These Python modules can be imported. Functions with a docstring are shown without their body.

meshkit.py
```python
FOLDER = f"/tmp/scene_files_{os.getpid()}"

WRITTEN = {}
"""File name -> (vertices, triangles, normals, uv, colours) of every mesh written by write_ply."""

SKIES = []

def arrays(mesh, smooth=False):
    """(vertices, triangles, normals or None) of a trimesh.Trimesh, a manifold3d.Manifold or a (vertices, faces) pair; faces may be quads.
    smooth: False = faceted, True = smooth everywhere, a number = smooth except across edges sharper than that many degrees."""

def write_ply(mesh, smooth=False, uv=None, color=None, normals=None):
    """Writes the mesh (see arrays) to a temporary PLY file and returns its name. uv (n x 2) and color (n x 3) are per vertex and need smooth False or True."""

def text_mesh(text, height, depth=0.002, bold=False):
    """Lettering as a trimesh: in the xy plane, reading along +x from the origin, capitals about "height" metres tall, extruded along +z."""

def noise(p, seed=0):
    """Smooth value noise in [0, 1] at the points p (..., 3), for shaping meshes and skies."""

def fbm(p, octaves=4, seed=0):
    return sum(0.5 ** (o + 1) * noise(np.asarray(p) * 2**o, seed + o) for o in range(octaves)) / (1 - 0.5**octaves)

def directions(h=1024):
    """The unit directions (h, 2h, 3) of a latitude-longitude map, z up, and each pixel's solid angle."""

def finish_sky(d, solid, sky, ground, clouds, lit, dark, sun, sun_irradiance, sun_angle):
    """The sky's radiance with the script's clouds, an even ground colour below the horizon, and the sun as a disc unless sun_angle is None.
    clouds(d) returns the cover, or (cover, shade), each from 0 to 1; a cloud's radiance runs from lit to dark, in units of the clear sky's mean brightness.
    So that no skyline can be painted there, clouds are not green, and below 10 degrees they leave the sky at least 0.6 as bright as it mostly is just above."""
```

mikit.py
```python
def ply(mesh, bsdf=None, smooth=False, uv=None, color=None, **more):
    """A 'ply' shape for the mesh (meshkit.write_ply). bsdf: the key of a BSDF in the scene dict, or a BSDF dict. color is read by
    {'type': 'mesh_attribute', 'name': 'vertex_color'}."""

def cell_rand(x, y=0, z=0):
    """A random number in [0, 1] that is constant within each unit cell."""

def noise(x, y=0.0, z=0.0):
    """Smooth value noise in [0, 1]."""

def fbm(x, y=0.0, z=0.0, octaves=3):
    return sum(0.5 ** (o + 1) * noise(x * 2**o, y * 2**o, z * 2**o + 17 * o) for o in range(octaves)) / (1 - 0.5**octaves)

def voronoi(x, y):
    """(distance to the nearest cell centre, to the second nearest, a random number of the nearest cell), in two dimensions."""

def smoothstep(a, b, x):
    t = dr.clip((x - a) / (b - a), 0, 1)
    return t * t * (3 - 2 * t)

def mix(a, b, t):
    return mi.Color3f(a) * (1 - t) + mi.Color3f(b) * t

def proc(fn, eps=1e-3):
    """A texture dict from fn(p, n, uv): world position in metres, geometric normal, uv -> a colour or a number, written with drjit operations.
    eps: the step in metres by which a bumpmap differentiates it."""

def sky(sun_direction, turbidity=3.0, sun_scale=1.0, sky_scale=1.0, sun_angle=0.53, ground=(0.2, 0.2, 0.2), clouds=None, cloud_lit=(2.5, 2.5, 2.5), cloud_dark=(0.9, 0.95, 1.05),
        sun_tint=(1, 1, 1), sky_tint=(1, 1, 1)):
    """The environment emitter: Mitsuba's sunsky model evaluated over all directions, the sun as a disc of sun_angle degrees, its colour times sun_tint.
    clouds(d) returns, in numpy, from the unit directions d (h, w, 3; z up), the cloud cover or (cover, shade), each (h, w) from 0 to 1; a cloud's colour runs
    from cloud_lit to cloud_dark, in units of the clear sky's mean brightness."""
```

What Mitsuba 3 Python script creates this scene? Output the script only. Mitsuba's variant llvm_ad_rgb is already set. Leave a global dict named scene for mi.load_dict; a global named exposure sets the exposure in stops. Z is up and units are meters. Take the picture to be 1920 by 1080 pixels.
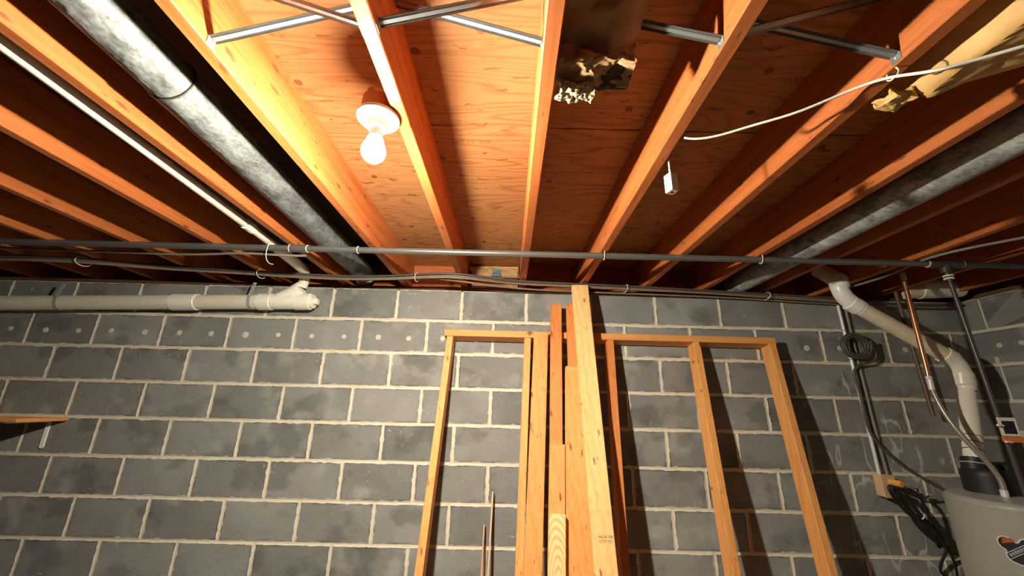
import math, random
import numpy as np, trimesh, drjit as dr, mitsuba as mi, mikit, meshkit
from mikit import noise, fbm, voronoi, cell_rand, smoothstep, mix, proc
from scipy.interpolate import CubicSpline

T = mi.ScalarTransform4f
rng = np.random.default_rng(7)
random.seed(7)
scene, labels = {}, {}
W = 2.235                      # height of the block wall; every z below is given relative to its top
V = lambda *a: np.array(a, float)

# ------------------------------------------------------------------ camera, light, exposure
RIGHT, DOWN, FWD = V(.99971, -.009207, .02225), V(.023972, .293473, -.955667), V(.002269, .955923, .293609)
CAM = V(.91866, -2.36554, -.70384 + W)
scene['camera'] = {'type': 'perspective', 'fov_axis': 'x', 'fov': 2 * math.degrees(math.atan(960 / 724.5)), 'near_clip': .02, 'far_clip': 60,
                   'to_world': T().look_at(origin=CAM.tolist(), target=(CAM + FWD).tolist(), up=(-DOWN).tolist())}
exposure = 0.14
LAMP_LOW = [6600, 6100, 5050]     # the lower dome of the bulb
LAMP_UP = [220, 204, 170]         # its shoulder, dimmer

# ------------------------------------------------------------------ materials
def bsdf(name, color, rough=.6, metallic=0., spec=.4, bump=None, bump_scale=1., **kw):
    b = {'type': 'principled', 'base_color': color if isinstance(color, dict) else {'type': 'rgb', 'value': list(color)},
         'roughness': rough, 'metallic': metallic, 'specular': spec, **kw}
    if bump is not None:
        b = {'type': 'bumpmap', 'arbitrary': {**bump}, 'scale': bump_scale, 'bsdf': b}
    scene[name] = {'type': 'twosided', 'bsdf': b}

def wood(axis, light, dark, knot, seed, amount=1.):
    def fn(p, n, uv):
        u, v, w = (p.y, p.x, p.z) if axis == 'y' else (p.z, p.x, p.y) if axis == 'z' else (p.x, p.y, p.z)
        warp = noise(u * 1.3 + seed, v * 5, w * 5)
        band = .5 + .5 * dr.sin(170 * (v + .55 * w) + 16 * warp)
        streak = fbm(v * 190 + seed, w * 190, u * 3.5)
        blot = noise(u * 2.1 - seed, v * 7, w * 7)
        c = mix(light, dark, dr.clip(amount * (.38 * band * streak + .75 * dr.square(streak) + .5 * (blot - .5)), 0, 1))
        q = v + (w if axis == 'y' else .12 * w)
        d, _, r = voronoi(u * 5.5 + seed, q * 17)
        c = mix(c, knot, smoothstep(.17, .06, d + .06 * noise(u * 90, q * 90)) * dr.select(r > .70, .85, 0.))
        d, _, r = voronoi(u * 17 - seed, q * 60)
        return mix(c, knot, smoothstep(.2, .1, d) * dr.select(r > .95, .6, 0.))
    return proc(fn)

JL, JD, JK = (.50, .145, .038), (.29, .070, .017), (.13, .04, .014)
bsdf('joist_wood', wood('y', JL, JD, JK, 3.1), .55, spec=.3)
bsdf('cross_wood', wood('x', JL, JD, JK, 9.4), .6, spec=.3)
bsdf('board_wood', wood('z', (.80, .34, .10), (.56, .19, .048), (.16, .055, .02), 5.7), .55, spec=.3)
bsdf('red_wood', wood('z', (.68, .245, .066), (.46, .14, .034), (.14, .05, .02), 1.2), .55, spec=.3)
bsdf('pale_wood', wood('z', (.86, .56, .24), (.66, .34, .11), (.22, .09, .03), 8.3), .55, spec=.3)
bsdf('frame_wood', wood('z', (.78, .36, .11), (.56, .20, .052), (.18, .06, .02), 12.6), .55, spec=.3)
bsdf('plate_wood', wood('x', (.76, .36, .11), (.56, .2, .055), (.18, .06, .02), 2.2), .55, spec=.3)
def swirl_fn(p, n, uv):
    a, b = (p.x - 1.150) * 3.4, (p.z - W + 1.42)
    d = dr.sqrt(a * a + b * b) + .02 * noise(p.x * 30, p.z * 12)
    return mix((.86, .58, .27), (.62, .32, .11), dr.square(.5 + .5 * dr.sin(190 * d)) * .8)
bsdf('swirl_wood', proc(swirl_fn), .55, spec=.3)
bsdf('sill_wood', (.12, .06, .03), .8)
bsdf('slat_wood', (.62, .46, .30), .7)
bsdf('slat_red_wood', (.60, .33, .19), .7)

def ply_fn(p, n, uv):
    x, y = p.x, p.y
    sheet = cell_rand(dr.floor((y + 1.256) / 1.22), 3)
    f = fbm(x * .9 + 40 * sheet, y * 6.5 + 7 * sheet, 0, 3)
    line = .5 + .5 * dr.sin(f * 95 + y * 60)
    fine = fbm(x * 7, y * 210, 0, 2)
    c = mix((.46, .205, .074), (.30, .108, .034), dr.clip(.62 * dr.power(line, 4) + .55 * (fine - .3) + .55 * (noise(x * 3, y * 4) - .5), 0, 1))
    d, _, r = voronoi(x * 4.1 + .4, y * 4.4 + .3)
    c = mix(c, (.15, .05, .018), smoothstep(.066, .05, d + .012 * noise(x * 150, y * 150)) * dr.select(r > .52, .9, 0.))
    wx, wy = .3 * noise(x * 60, y * 60) + .35 * noise(x * 25, y * 8), .8 * noise(x * 40, y * 40, 5)
    d, _, r = voronoi(x * 8.5 + 3 + wx, y * 34 + wy)
    c = mix(c, (.17, .06, .022), smoothstep(.20, .08, d) * dr.select(r > .80, .8, 0.))
    d, _, r = voronoi(x * 15 + 3 + wx, y * 95 + wy)
    return mix(c, (.22, .08, .028), smoothstep(.3, .1, d) * dr.select(r > .88, .6, 0.))
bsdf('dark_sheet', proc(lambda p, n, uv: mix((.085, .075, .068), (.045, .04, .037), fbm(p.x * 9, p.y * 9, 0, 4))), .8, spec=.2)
bsdf('plywood', proc(ply_fn), .6, spec=.25)

CW, CH = .4064, .2032
def streaks(x, z):
    rid = 1 - dr.abs(2 * fbm(x * 9, z * 3.2 + 4, 1.7, 3) - 1)
    m = smoothstep(2.45, 3.0, x) * smoothstep(-.25, -.6, z)
    return smoothstep(.955, .99, rid) * m * smoothstep(.42, .62, noise(x * 6, z * 6, 3))

def block_fn(p, n, uv):
    z = p.z - W
    row = dr.floor(-z / CH)
    odd = dr.abs(row - 2 * dr.floor(row / 2))                       # 0 for the first course
    side = p.x > 3.7805
    along = dr.select(side, p.y + .1, p.x) / CW + .5 * (1 - odd)
    col = dr.floor(along)
    du = dr.minimum(along - col, 1 - along + col) * CW
    dz = -z - row * CH
    dz = dr.minimum(dz, CH - dz)
    edge = dr.minimum(du, dz)
    tone = .84 + .32 * cell_rand(col, row, 5)
    a = fbm(along * 2.6, z * 6.5, row * 3.3 + col, 3)
    grain = noise(p.x * 330, p.y * 330, z * 330)
    c = mi.Color3f(.242, .239, .221) * tone * (.60 + .46 * a + .36 * grain)
    c = mix(c, (.42, .41, .37), .5 * smoothstep(.50, .80, fbm(along * 3.5 + 7, z * 9, 2, 4)) * smoothstep(.35, .6, noise(along * 1.1, row)))
    c = c * (1 - .38 * smoothstep(.022, .010, edge) * smoothstep(.42, .72, fbm(along * 5, z * 14, 9, 3)))
    c = c * (1 - .30 * smoothstep(.55, .75, fbm(along * 2.2 + 31, z * 7, 5, 4)))
    c = mix(c, (.5, .48, .43), .55 * smoothstep(.90, .96, noise(along * 27, z * 60, 4)) * smoothstep(.5, .8, noise(along * 3, z * 5)))
    rag = .0055 + .011 * dr.square(fbm(p.x * 38, p.y * 38 + 3, z * 38, 3))
    c = mix(c, (.70, .635, .50), smoothstep(rag + .003, rag, edge) * .9)
    return mix(c, (.62, .6, .53), .8 * streaks(dr.select(side, 3.78 - p.y, p.x), z))
bsdf('block', proc(block_fn), .85, spec=.15, bump=proc(lambda p, n, uv: fbm(p.x * 160, p.y * 160, p.z * 160, 2), eps=2e-3), bump_scale=.0022)
bsdf('mortar', proc(lambda p, n, uv: mix((.78, .71, .56), (.58, .52, .41), fbm(p.x * 30, p.y * 30, p.z * 30))), .9, spec=.1)
bsdf('hole_fill', proc(lambda p, n, uv: mix((.70, .67, .57), (.48, .46, .39), fbm(p.x * 90, p.y * 90, p.z * 90))), .9, spec=.1)
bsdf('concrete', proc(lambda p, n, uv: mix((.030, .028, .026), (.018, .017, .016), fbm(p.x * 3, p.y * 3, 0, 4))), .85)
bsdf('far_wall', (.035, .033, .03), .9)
bsdf('pvc', (.84, .80, .68), .32, spec=.5)
bsdf('pvc_grey', proc(lambda p, n, uv: mix((.80, .75, .62), (.66, .60, .48), fbm(p.x * 5, p.y * 30, p.z * 30))), .4, spec=.5)
bsdf('pvc_white', (.92, .90, .82), .3, spec=.5)
bsdf('pvc_tan', proc(lambda p, n, uv: mix((.86, .73, .54), (.72, .56, .38), fbm(p.x * 20, p.y * 20, p.z * 30))), .35, spec=.5)
def galv_fn(p, n, uv):
    _, _, r = voronoi(p.x * 150 + p.z * 90, p.y * 110 - p.z * 60)
    f = fbm(p.x * 30, p.y * 22, p.z * 30, 4)
    return mix((.27, .285, .275), (.085, .09, .087), dr.clip(.35 * r + 1.5 * (f - .25), 0, 1))
bsdf('duct_metal', proc(galv_fn), proc(lambda p, n, uv: .42 + .25 * fbm(p.x * 30, p.y * 30, p.z * 30)), metallic=.3, bump=proc(lambda p, n, uv: fbm(p.x * 45, p.y * 38, p.z * 45, 3), eps=2e-3), bump_scale=.006)
bsdf('strap_metal', (.30, .31, .30), .36, metallic=.7)
bsdf('steel', (.74, .74, .71), .38, metallic=.2)
bsdf('strap_light', (.42, .42, .40), .45, metallic=.2)
bsdf('black_iron', (.055, .05, .045), .35, spec=.5)
bsdf('grey_iron', (.17, .165, .15), .32, metallic=.5)
bsdf('cable_dark', (.085, .07, .055), .45)
bsdf('cable_grey', (.22, .20, .17), .45)
bsdf('cable_brown', (.26, .16, .10), .5)
bsdf('cable_white', (.80, .76, .66), .4)
bsdf('tie_white', (.78, .72, .60), .5)
bsdf('copper', (.80, .36, .17), .28, metallic=.85)
bsdf('copper_dull', (.16, .10, .065), .5, metallic=.3)
bsdf('braided_steel', proc(lambda p, n, uv: mix((.62, .56, .46), (.22, .19, .15), .5 + .5 * dr.sin(900 * p.z + 500 * p.x))), .35, metallic=.6)
bsdf('porcelain', (.86, .84, .78), .2, spec=.5)
bsdf('bulb_collar', (.84, .82, .74), .35)
bsdf('socket_grey', (.35, .34, .31), .4)
bsdf('box_brown', (.42, .13, .04), .5)
bsdf('black_rubber', (.018, .016, .015), .5)
bsdf('enamel', proc(lambda p, n, uv: mix((.36, .34, .30), (.32, .30, .26), fbm(p.x * 60, p.y * 60, p.z * 60))), .35, spec=.45)
bsdf('outlet_lit_tan', (.62, .42, .24), .5)  # metal box; the orange light on it is mixed into this tan
bsdf('plug_orange', (.78, .34, .08), .45)
bsdf('tag_white', (.50, .49, .45), .5)
bsdf('tag_orange', (.50, .13, .03), .5)
bsdf('screen_dark', (.02, .018, .022), .2)
def brightened_fn(p, n, uv):
    _, _, r = voronoi(p.x * 150 + p.z * 90, p.y * 110 - p.z * 60)
    return mix((.50, .50, .46), (.16, .16, .15), dr.clip(.4 * r + 1.6 * (fbm(p.x * 30, p.y * 22, p.z * 30, 4) - .28), 0, 1))
bsdf('duct_brightened', proc(brightened_fn), .55, metallic=.1)  # galvanised mottle lightened in colour to stand in for light on this duct
bsdf('kraft_paper', proc(lambda p, n, uv: mix((.56, .34, .17), (.30, .165, .075), fbm(p.x * 16, p.y * 16, p.z * 16, 4))), .7)
bsdf('kraft_gold', proc(lambda p, n, uv: mix((.74, .47, .18), (.48, .26, .08), fbm(p.x * 14, p.y * 14, p.z * 14, 4))), .65)
bsdf('glass_fibre', proc(lambda p, n, uv: mix((.52, .45, .30), (.30, .21, .11), fbm(p.x * 55, p.y * 55, p.z * 55, 3))), .95, spec=.05)
bsdf('dark_fibre', proc(lambda p, n, uv: mix((.16, .12, .08), (.03, .022, .016), fbm(p.x * 70, p.y * 70, p.z * 70, 3))), .95, spec=.05)
bsdf('ink', (.05, .035, .03), .7)
bsdf('ink_faint', (.20, .095, .04), .7)
bsdf('nail_hole', (.05, .02, .01), .9)
bsdf('sticker_white', (.62, .60, .55), .4)
bsdf('sticker_black', (.02, .02, .022), .4)
bsdf('sticker_red', (.42, .10, .03), .4)
bsdf('sticker_blue', (.36, .36, .45), .4)
bsdf('scrap_blue', (.10, .17, .23), .5)

# ------------------------------------------------------------------ helpers
def key_for(name, parent=None):
    base = parent + '__' + name if parent else name
    k, i = base, 0
    while k in scene or k in labels or any(s.startswith(k + '__') for s in scene):
        i += 1
        k = f'{base}_{i:03d}'
    return k

def obj(name, mesh, mat, parent=None, smooth=30, label=None, **kw):
    k = key_for(name, parent)
    v, f, n = meshkit.arrays(mesh, False)
    m = trimesh.Trimesh(v + [0, 0, W], f, process=False)
    scene[k] = mikit.ply(m, mat, smooth=smooth, **kw)
    if label:
        labels.setdefault(k, {})['label'] = label
    return k

def thing(name, label, category, group=None):
    k = key_for(name)
    labels[k] = {'label': label, 'category': category}
    if group: labels[k]['group'] = group
    return k

def tag(k, label, category, group=None, kind=None):
    labels[k] = {'label': label, 'category': category}
    if group: labels[k]['group'] = group
    if kind: labels[k]['kind'] = kind
    return k

def struct(name, mesh, mat, label, category, smooth=False):
    k = obj(name, mesh, mat, smooth=smooth)
    labels[k] = {'label': label, 'category': category, 'kind': 'structure'}
    return k

def cat(*ms):
    return trimesh.util.concatenate([m for m in ms])

def hullm(pts):
    return trimesh.convex.convex_hull(np.asarray(pts, float))

def cpts(hx, hy, hz, c):
    P = []
    for sx in (-1, 1):
        for sy in (-1, 1):
            for sz in (-1, 1):
                P += [(sx * (hx - c), sy * (hy - c), sz * hz), (sx * (hx - c), sy * hy, sz * (hz - c)), (sx * hx, sy * (hy - c), sz * (hz - c))]
    return np.array(P)

def box(x0, x1, y0, y1, z0, z1, c=.002):
    P = cpts((x1 - x0) / 2, (y1 - y0) / 2, (z1 - z0) / 2, c) + [(x0 + x1) / 2, (y0 + y1) / 2, (z0 + z1) / 2]
    return hullm(P)

def unit(a):
    a = np.asarray(a, float)
    return a / np.linalg.norm(a)

def beam(p0, p1, wdir, w, t, c=.002):
    """Box from p0 to p1 (axis line), w wide along wdir, t thick across."""
    p0, p1 = np.asarray(p0, float), np.asarray(p1, float)
    d = p1 - p0
    L = np.linalg.norm(d); d /= L
    wd = np.asarray(wdir, float); wd = unit(wd - d * (wd @ d))
    nd = np.cross(d, wd)
    P = cpts(w / 2, t / 2, L / 2, c)
    return hullm((p0 + p1) / 2 + P[:, :1] * wd + P[:, 1:2] * nd + P[:, 2:] * d)

def spline(pts, n=40):
    pts = np.asarray(pts, float)
    s = np.r_[0, np.cumsum(np.linalg.norm(np.diff(pts, axis=0), axis=1))]
    return CubicSpline(s, pts)(np.linspace(0, s[-1], n))

def tube(path, r, n=10, cap=True):
    """Swept circle; r may be one radius or one per point."""
    path = np.asarray(path, float)
    r = np.broadcast_to(r, len(path))
    t = np.gradient(path, axis=0); t /= np.linalg.norm(t, axis=1, keepdims=True)
    ref = V(0, 0, 1) if abs(t[0] @ V(0, 0, 1)) < .9 else V(1, 0, 0)
    u = unit(np.cross(t[0], ref)); rings = []
    for i in range(len(path)):
        u = unit(u - t[i] * (u @ t[i])); w = np.cross(t[i], u)
        a = np.arange(n) * 2 * math.pi / n
        rings.append(path[i] + r[i] * (np.cos(a)[:, None] * u + np.sin(a)[:, None] * w))
    v = np.vstack(rings); f = []
    for i in range(len(path) - 1):
        for j in range(n):
            a, b, c, d = i * n + j, i * n + (j + 1) % n, (i + 1) * n + (j + 1) % n, (i + 1) * n + j
            f += [(a, b, c), (a, c, d)]
    if cap:
        v = np.vstack([v, path[0], path[-1]]); k = len(v)
        for j in range(n):
            f += [(k - 2, (j + 1) % n, j), (k - 1, (len(path) - 1) * n + j, (len(path) - 1) * n + (j + 1) % n)]
    return trimesh.Trimesh(v, f, process=False)

def cyl(p0, p1, r, n=24):
    """Straight tube with a tiny edge round."""
    p0, p1 = np.asarray(p0, float), np.asarray(p1, float)
    d = unit(p1 - p0); L = np.linalg.norm(p1 - p0); e = min(.0025, r * .2, L * .2)
    return lathe([(0, 0), (r - e, 0), (r, e), (r, L - e), (r - e, L), (0, L)], p0, d, n)

def lathe(profile, origin, axis, n=32):
    axis = unit(axis); ref = V(0, 0, 1) if abs(axis[2]) < .9 else V(1, 0, 0)
    u = unit(np.cross(ref, axis)); w = np.cross(axis, u)
    a = np.arange(n) * 2 * math.pi / n
    ring = np.cos(a)[:, None] * u + np.sin(a)[:, None] * w
    v = np.vstack([np.asarray(origin) + r * ring + h * axis for r, h in profile]); f = []
    for i in range(len(profile) - 1):
        for j in range(n):
            p, q, s, t = i * n + j, i * n + (j + 1) % n, (i + 1) * n + (j + 1) % n, (i + 1) * n + j
            if profile[i][0] > 1e-9: f.append((p, q, s))
            if profile[i + 1][0] > 1e-9: f.append((p, s, t))
    m = trimesh.Trimesh(v, f, process=False); m.merge_vertices(); m.remove_unreferenced_vertices()
    return m

def ring(center, axis, r, tr, n=24, m=8):
    axis = unit(axis); ref = V(0, 0, 1) if abs(axis[2]) < .9 else V(1, 0, 0)
    u = unit(np.cross(ref, axis)); w = np.cross(axis, u)
    a = np.linspace(0, 2 * math.pi, n + 1)
    return tube(np.asarray(center) + r * (np.cos(a)[:, None] * u + np.sin(a)[:, None] * w), tr, m, cap=False)

def lump(mesh, amp, freq, seed=0):
    v = np.array(mesh.vertices)
    d = np.stack([meshkit.fbm(v * freq + 31 * k, 4, seed + k) - .5 for k in range(3)], -1)
    return trimesh.Trimesh(v + 2 * amp * d, mesh.faces, process=False)

def soft_box(x0, x1, y0, y1, z0, z1, step=.012):
    b = trimesh.creation.box((x1 - x0, y1 - y0, z1 - z0)).apply_translation([(x0 + x1) / 2, (y0 + y1) / 2, (z0 + z1) / 2])
    v, f = trimesh.remesh.subdivide_to_size(b.vertices, b.faces, step)
    return trimesh.Trimesh(v, f, process=True)

# ------------------------------------------------------------------ the room
XL, XR, YB = -3.6, 3.78, -4.6
HOLD = .004                                              # the joints lie this far behind the faces of the blocks
wall_back = struct('wall_back', box(XL, XR + .2, HOLD, .19, -W, -.012, .001), 'mortar', 'grey concrete block wall behind the leaning timber frame', 'wall')
wall_right = struct('wall_right', box(XR + HOLD, XR + .19, YB, HOLD, -W, -.012, .001), 'mortar', 'dark concrete block wall around the corner beyond the water heater', 'wall')
struct('wall_left', box(XL - .19, XL, YB, .19, -W, -.012, .001), 'far_wall', 'block wall at the far side of the basement', 'wall')
struct('wall_front', box(XL - .19, XR + .19, YB - .19, YB, -W, .23, .001), 'far_wall', 'block wall behind the viewer', 'wall')
struct('floor', box(XL - .19, XR + .19, YB - .19, .19, -W - .1, -W, .001), 'concrete', 'bare concrete basement floor', 'floor')

def block_mesh(length, seed):
    r = np.random.default_rng(seed)
    h, c, dep = CH - .0105, .0045, .05
    P = []
    for sx in (0, 1):
        for sz in (0, 1):
            jx, jz = r.uniform(-.0018, .0018), r.uniform(-.0016, .0016)
            x = .005 + jx if sx == 0 else length - .005 + jx
            z = -(CH - h) / 2 + jz if sz == 1 else -CH + (CH - h) / 2 + jz
            ix, iz = (c if sx == 0 else -c), (-c if sz == 1 else c)
            y = r.uniform(-.0008, .0008)
            P += [(x + ix, y, z + iz), (x, y + .003, z + iz), (x + ix, y + .003, z), (x, dep, z), ]
    return hullm(P)

full = [mikit.ply(block_mesh(CW, 100 + i), 'block') for i in range(8)]
cuts = {}
def put_block(parent, length, to):
    k = key_for('block', parent)
    if abs(length - CW) < .01:
        s = full[rng.integers(8)]
    else:
        q = round(length, 3)
        s = cuts.setdefault(q, mikit.ply(block_mesh(length, int(q * 1000)), 'block'))
    scene[k] = {**s, 'to_world': to}

ROWS = 9
for r in range(ROWS):
    off = .5 if r % 2 == 0 else 0.
    i0 = -8 if r < 2 else -7 if r < 4 else -6
    for i in range(i0, 10):
        x0, x1 = (i + off) * CW, (i + 1 + off) * CW
        if x0 > XR - .03: continue
        x1 = min(x1, XR - .002)
        put_block(wall_back, x1 - x0, T().translate([x0, 0, W - r * CH]))
    for i in range(4):                                     # along the side wall, from the corner towards the viewer
        y1 = -((i + (0 if r % 2 else .5)) * CW - .1 - (CW if i == 0 and r % 2 == 0 else 0)) if r % 2 else -((i - .5) * CW - .1 + CW * 0)
        y0 = y1 - CW
        y1 = min(y1, -.004)
        if y1 - y0 < .03: continue
        put_block(wall_right, y1 - y0, T().translate([XR, y1, W - r * CH]).rotate([0, 0, 1], -90))
for k in range(-7, 18):                                    # filled anchor holes in the second course
    for s in (-.098, .098):
        x = (math.floor(k / 2) + .5 if False else k + .5) * CW + s + rng.uniform(-.008, .008)
        if x < -2.6 or x > 3.7: continue
        rr = .0175 + rng.uniform(-.0025, .002)
        obj('filled_hole', lathe([(0, -.0016), (rr * .3, -.0016), (rr * .4, -.0028), (rr * .9, -.0024), (rr, 0), (rr, .003)], (x, 0, -.316 + rng.uniform(-.004, .004)), (0, 1, 0), 14), 'hole_fill', wall_back)
for y in (-.135, -.238, -.46, -.66):
    obj('filled_hole', lathe([(0, -.0016), (.0045, -.0016), (.006, -.003), (.0135, -.0026), (.0145, 0), (.0145, .003)], (XR, y, -.298), (1, 0, 0), 14), 'hole_fill', wall_right)

# ceiling of plywood sheets
ZB, ZT = .032, .216
ceiling = struct('ceiling', box(XL, XR + .19, YB, .19, ZT + .018, ZT + .06, .001), 'nail_hole', 'underside of the plywood subfloor above the joists', 'ceiling')
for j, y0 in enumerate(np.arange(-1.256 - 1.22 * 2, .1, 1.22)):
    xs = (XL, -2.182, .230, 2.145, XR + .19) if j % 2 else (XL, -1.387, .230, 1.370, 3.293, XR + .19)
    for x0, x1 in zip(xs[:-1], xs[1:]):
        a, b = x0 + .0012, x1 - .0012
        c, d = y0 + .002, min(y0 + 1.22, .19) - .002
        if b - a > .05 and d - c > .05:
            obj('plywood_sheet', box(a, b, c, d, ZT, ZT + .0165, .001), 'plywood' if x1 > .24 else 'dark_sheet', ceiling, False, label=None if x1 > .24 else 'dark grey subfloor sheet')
stamp = meshkit.text_mesh('BBB-22  EXT', .017, .0004).apply_transform(trimesh.transformations.rotation_matrix(math.pi, (0, 1, 0)))
obj('grade_stamp', stamp.apply_translation([.835, -1.185, ZT]), 'ink_faint', ceiling, False, label='faint printed plywood stamp')

# sill plate and rim joist on top of the wall
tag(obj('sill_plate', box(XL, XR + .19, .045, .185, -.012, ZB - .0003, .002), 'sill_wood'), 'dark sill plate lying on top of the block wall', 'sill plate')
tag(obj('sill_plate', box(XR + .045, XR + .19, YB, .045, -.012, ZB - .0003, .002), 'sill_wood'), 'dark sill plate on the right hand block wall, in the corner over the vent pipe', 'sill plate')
tag(obj('rim_joist', box(XR + .152, XR + .187, YB, .150, ZB, ZT - .0005, .002), 'cross_wood'), 'dark end joist standing on the right hand wall', 'rim joist')
tag(obj('rim_joist', box(XL, XR + .19, .152, .187, ZB, ZT - .0005, .002), 'cross_wood'), 'orange rim joist closing the joist bays above the block wall', 'rim joist')

# ------------------------------------------------------------------ floor joists: left edge of each bottom face
JT = .036
joists = {
    -3.45: ('at the far side, hidden in the dark', 0), -3.02: ('deep in the dark bay', 0), -2.60: ('', 0), -2.20: ('', 0), -1.79: ('', 0),
    -1.405: 1, -.995: 1, -.585: 1, -.182: 1, .212: 1, .594: 1, .974: 1, 1.352: 1, 1.750: 1, 2.127: 1, 2.506: 1, 2.893: 1, 3.275: 1, 3.655: 1}
JLAB = {
    -1.79: 'dim joist leaving the picture at the left edge just above the black pipe',
    -1.405: 'narrow lit joist crossing the left edge of the picture, third beyond the white pipe',
    -.995: 'second joist beyond the slim white pipe, towards the left edge',
    -.585: 'first joist beyond the slim white pipe, towards the left edge',
    -.182: 'brightly lit joist with the slim white pipe running along it',
    .212: 'wide bright joist between the round grey duct and the bare bulb',
    .594: 'joist carrying the lamp holder of the bare bulb',
    .974: 'joist running down the middle of the picture, right of the bulb bay',
    1.352: 'joist with the small white box hanging at its edge',
    1.750: 'joist crossed by the white cable and ending a metal brace at its edge',
    2.127: 'lit joist between the sagging golden insulation and the dark round duct',
    2.506: 'dim joist on the far side of the dark round duct, above the white drain elbow',
    2.893: 'very dark joist right of the drain elbow, over the black pipe tee',
    3.275: 'nearly black joist near the right corner of the ceiling',
    3.655: 'last joist against the dark right wall'}
for x in joists:
    if x < -2.3: continue
    k = obj('floor_joist', box(x, x + JT, YB, .151, ZB, ZT - .0005, .0025), 'joist_wood', smooth=False)
    tag(k, JLAB.get(x, 'floor joist in the darkness beyond the left edge lamp light'), 'joist', 'floor joists')

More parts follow.
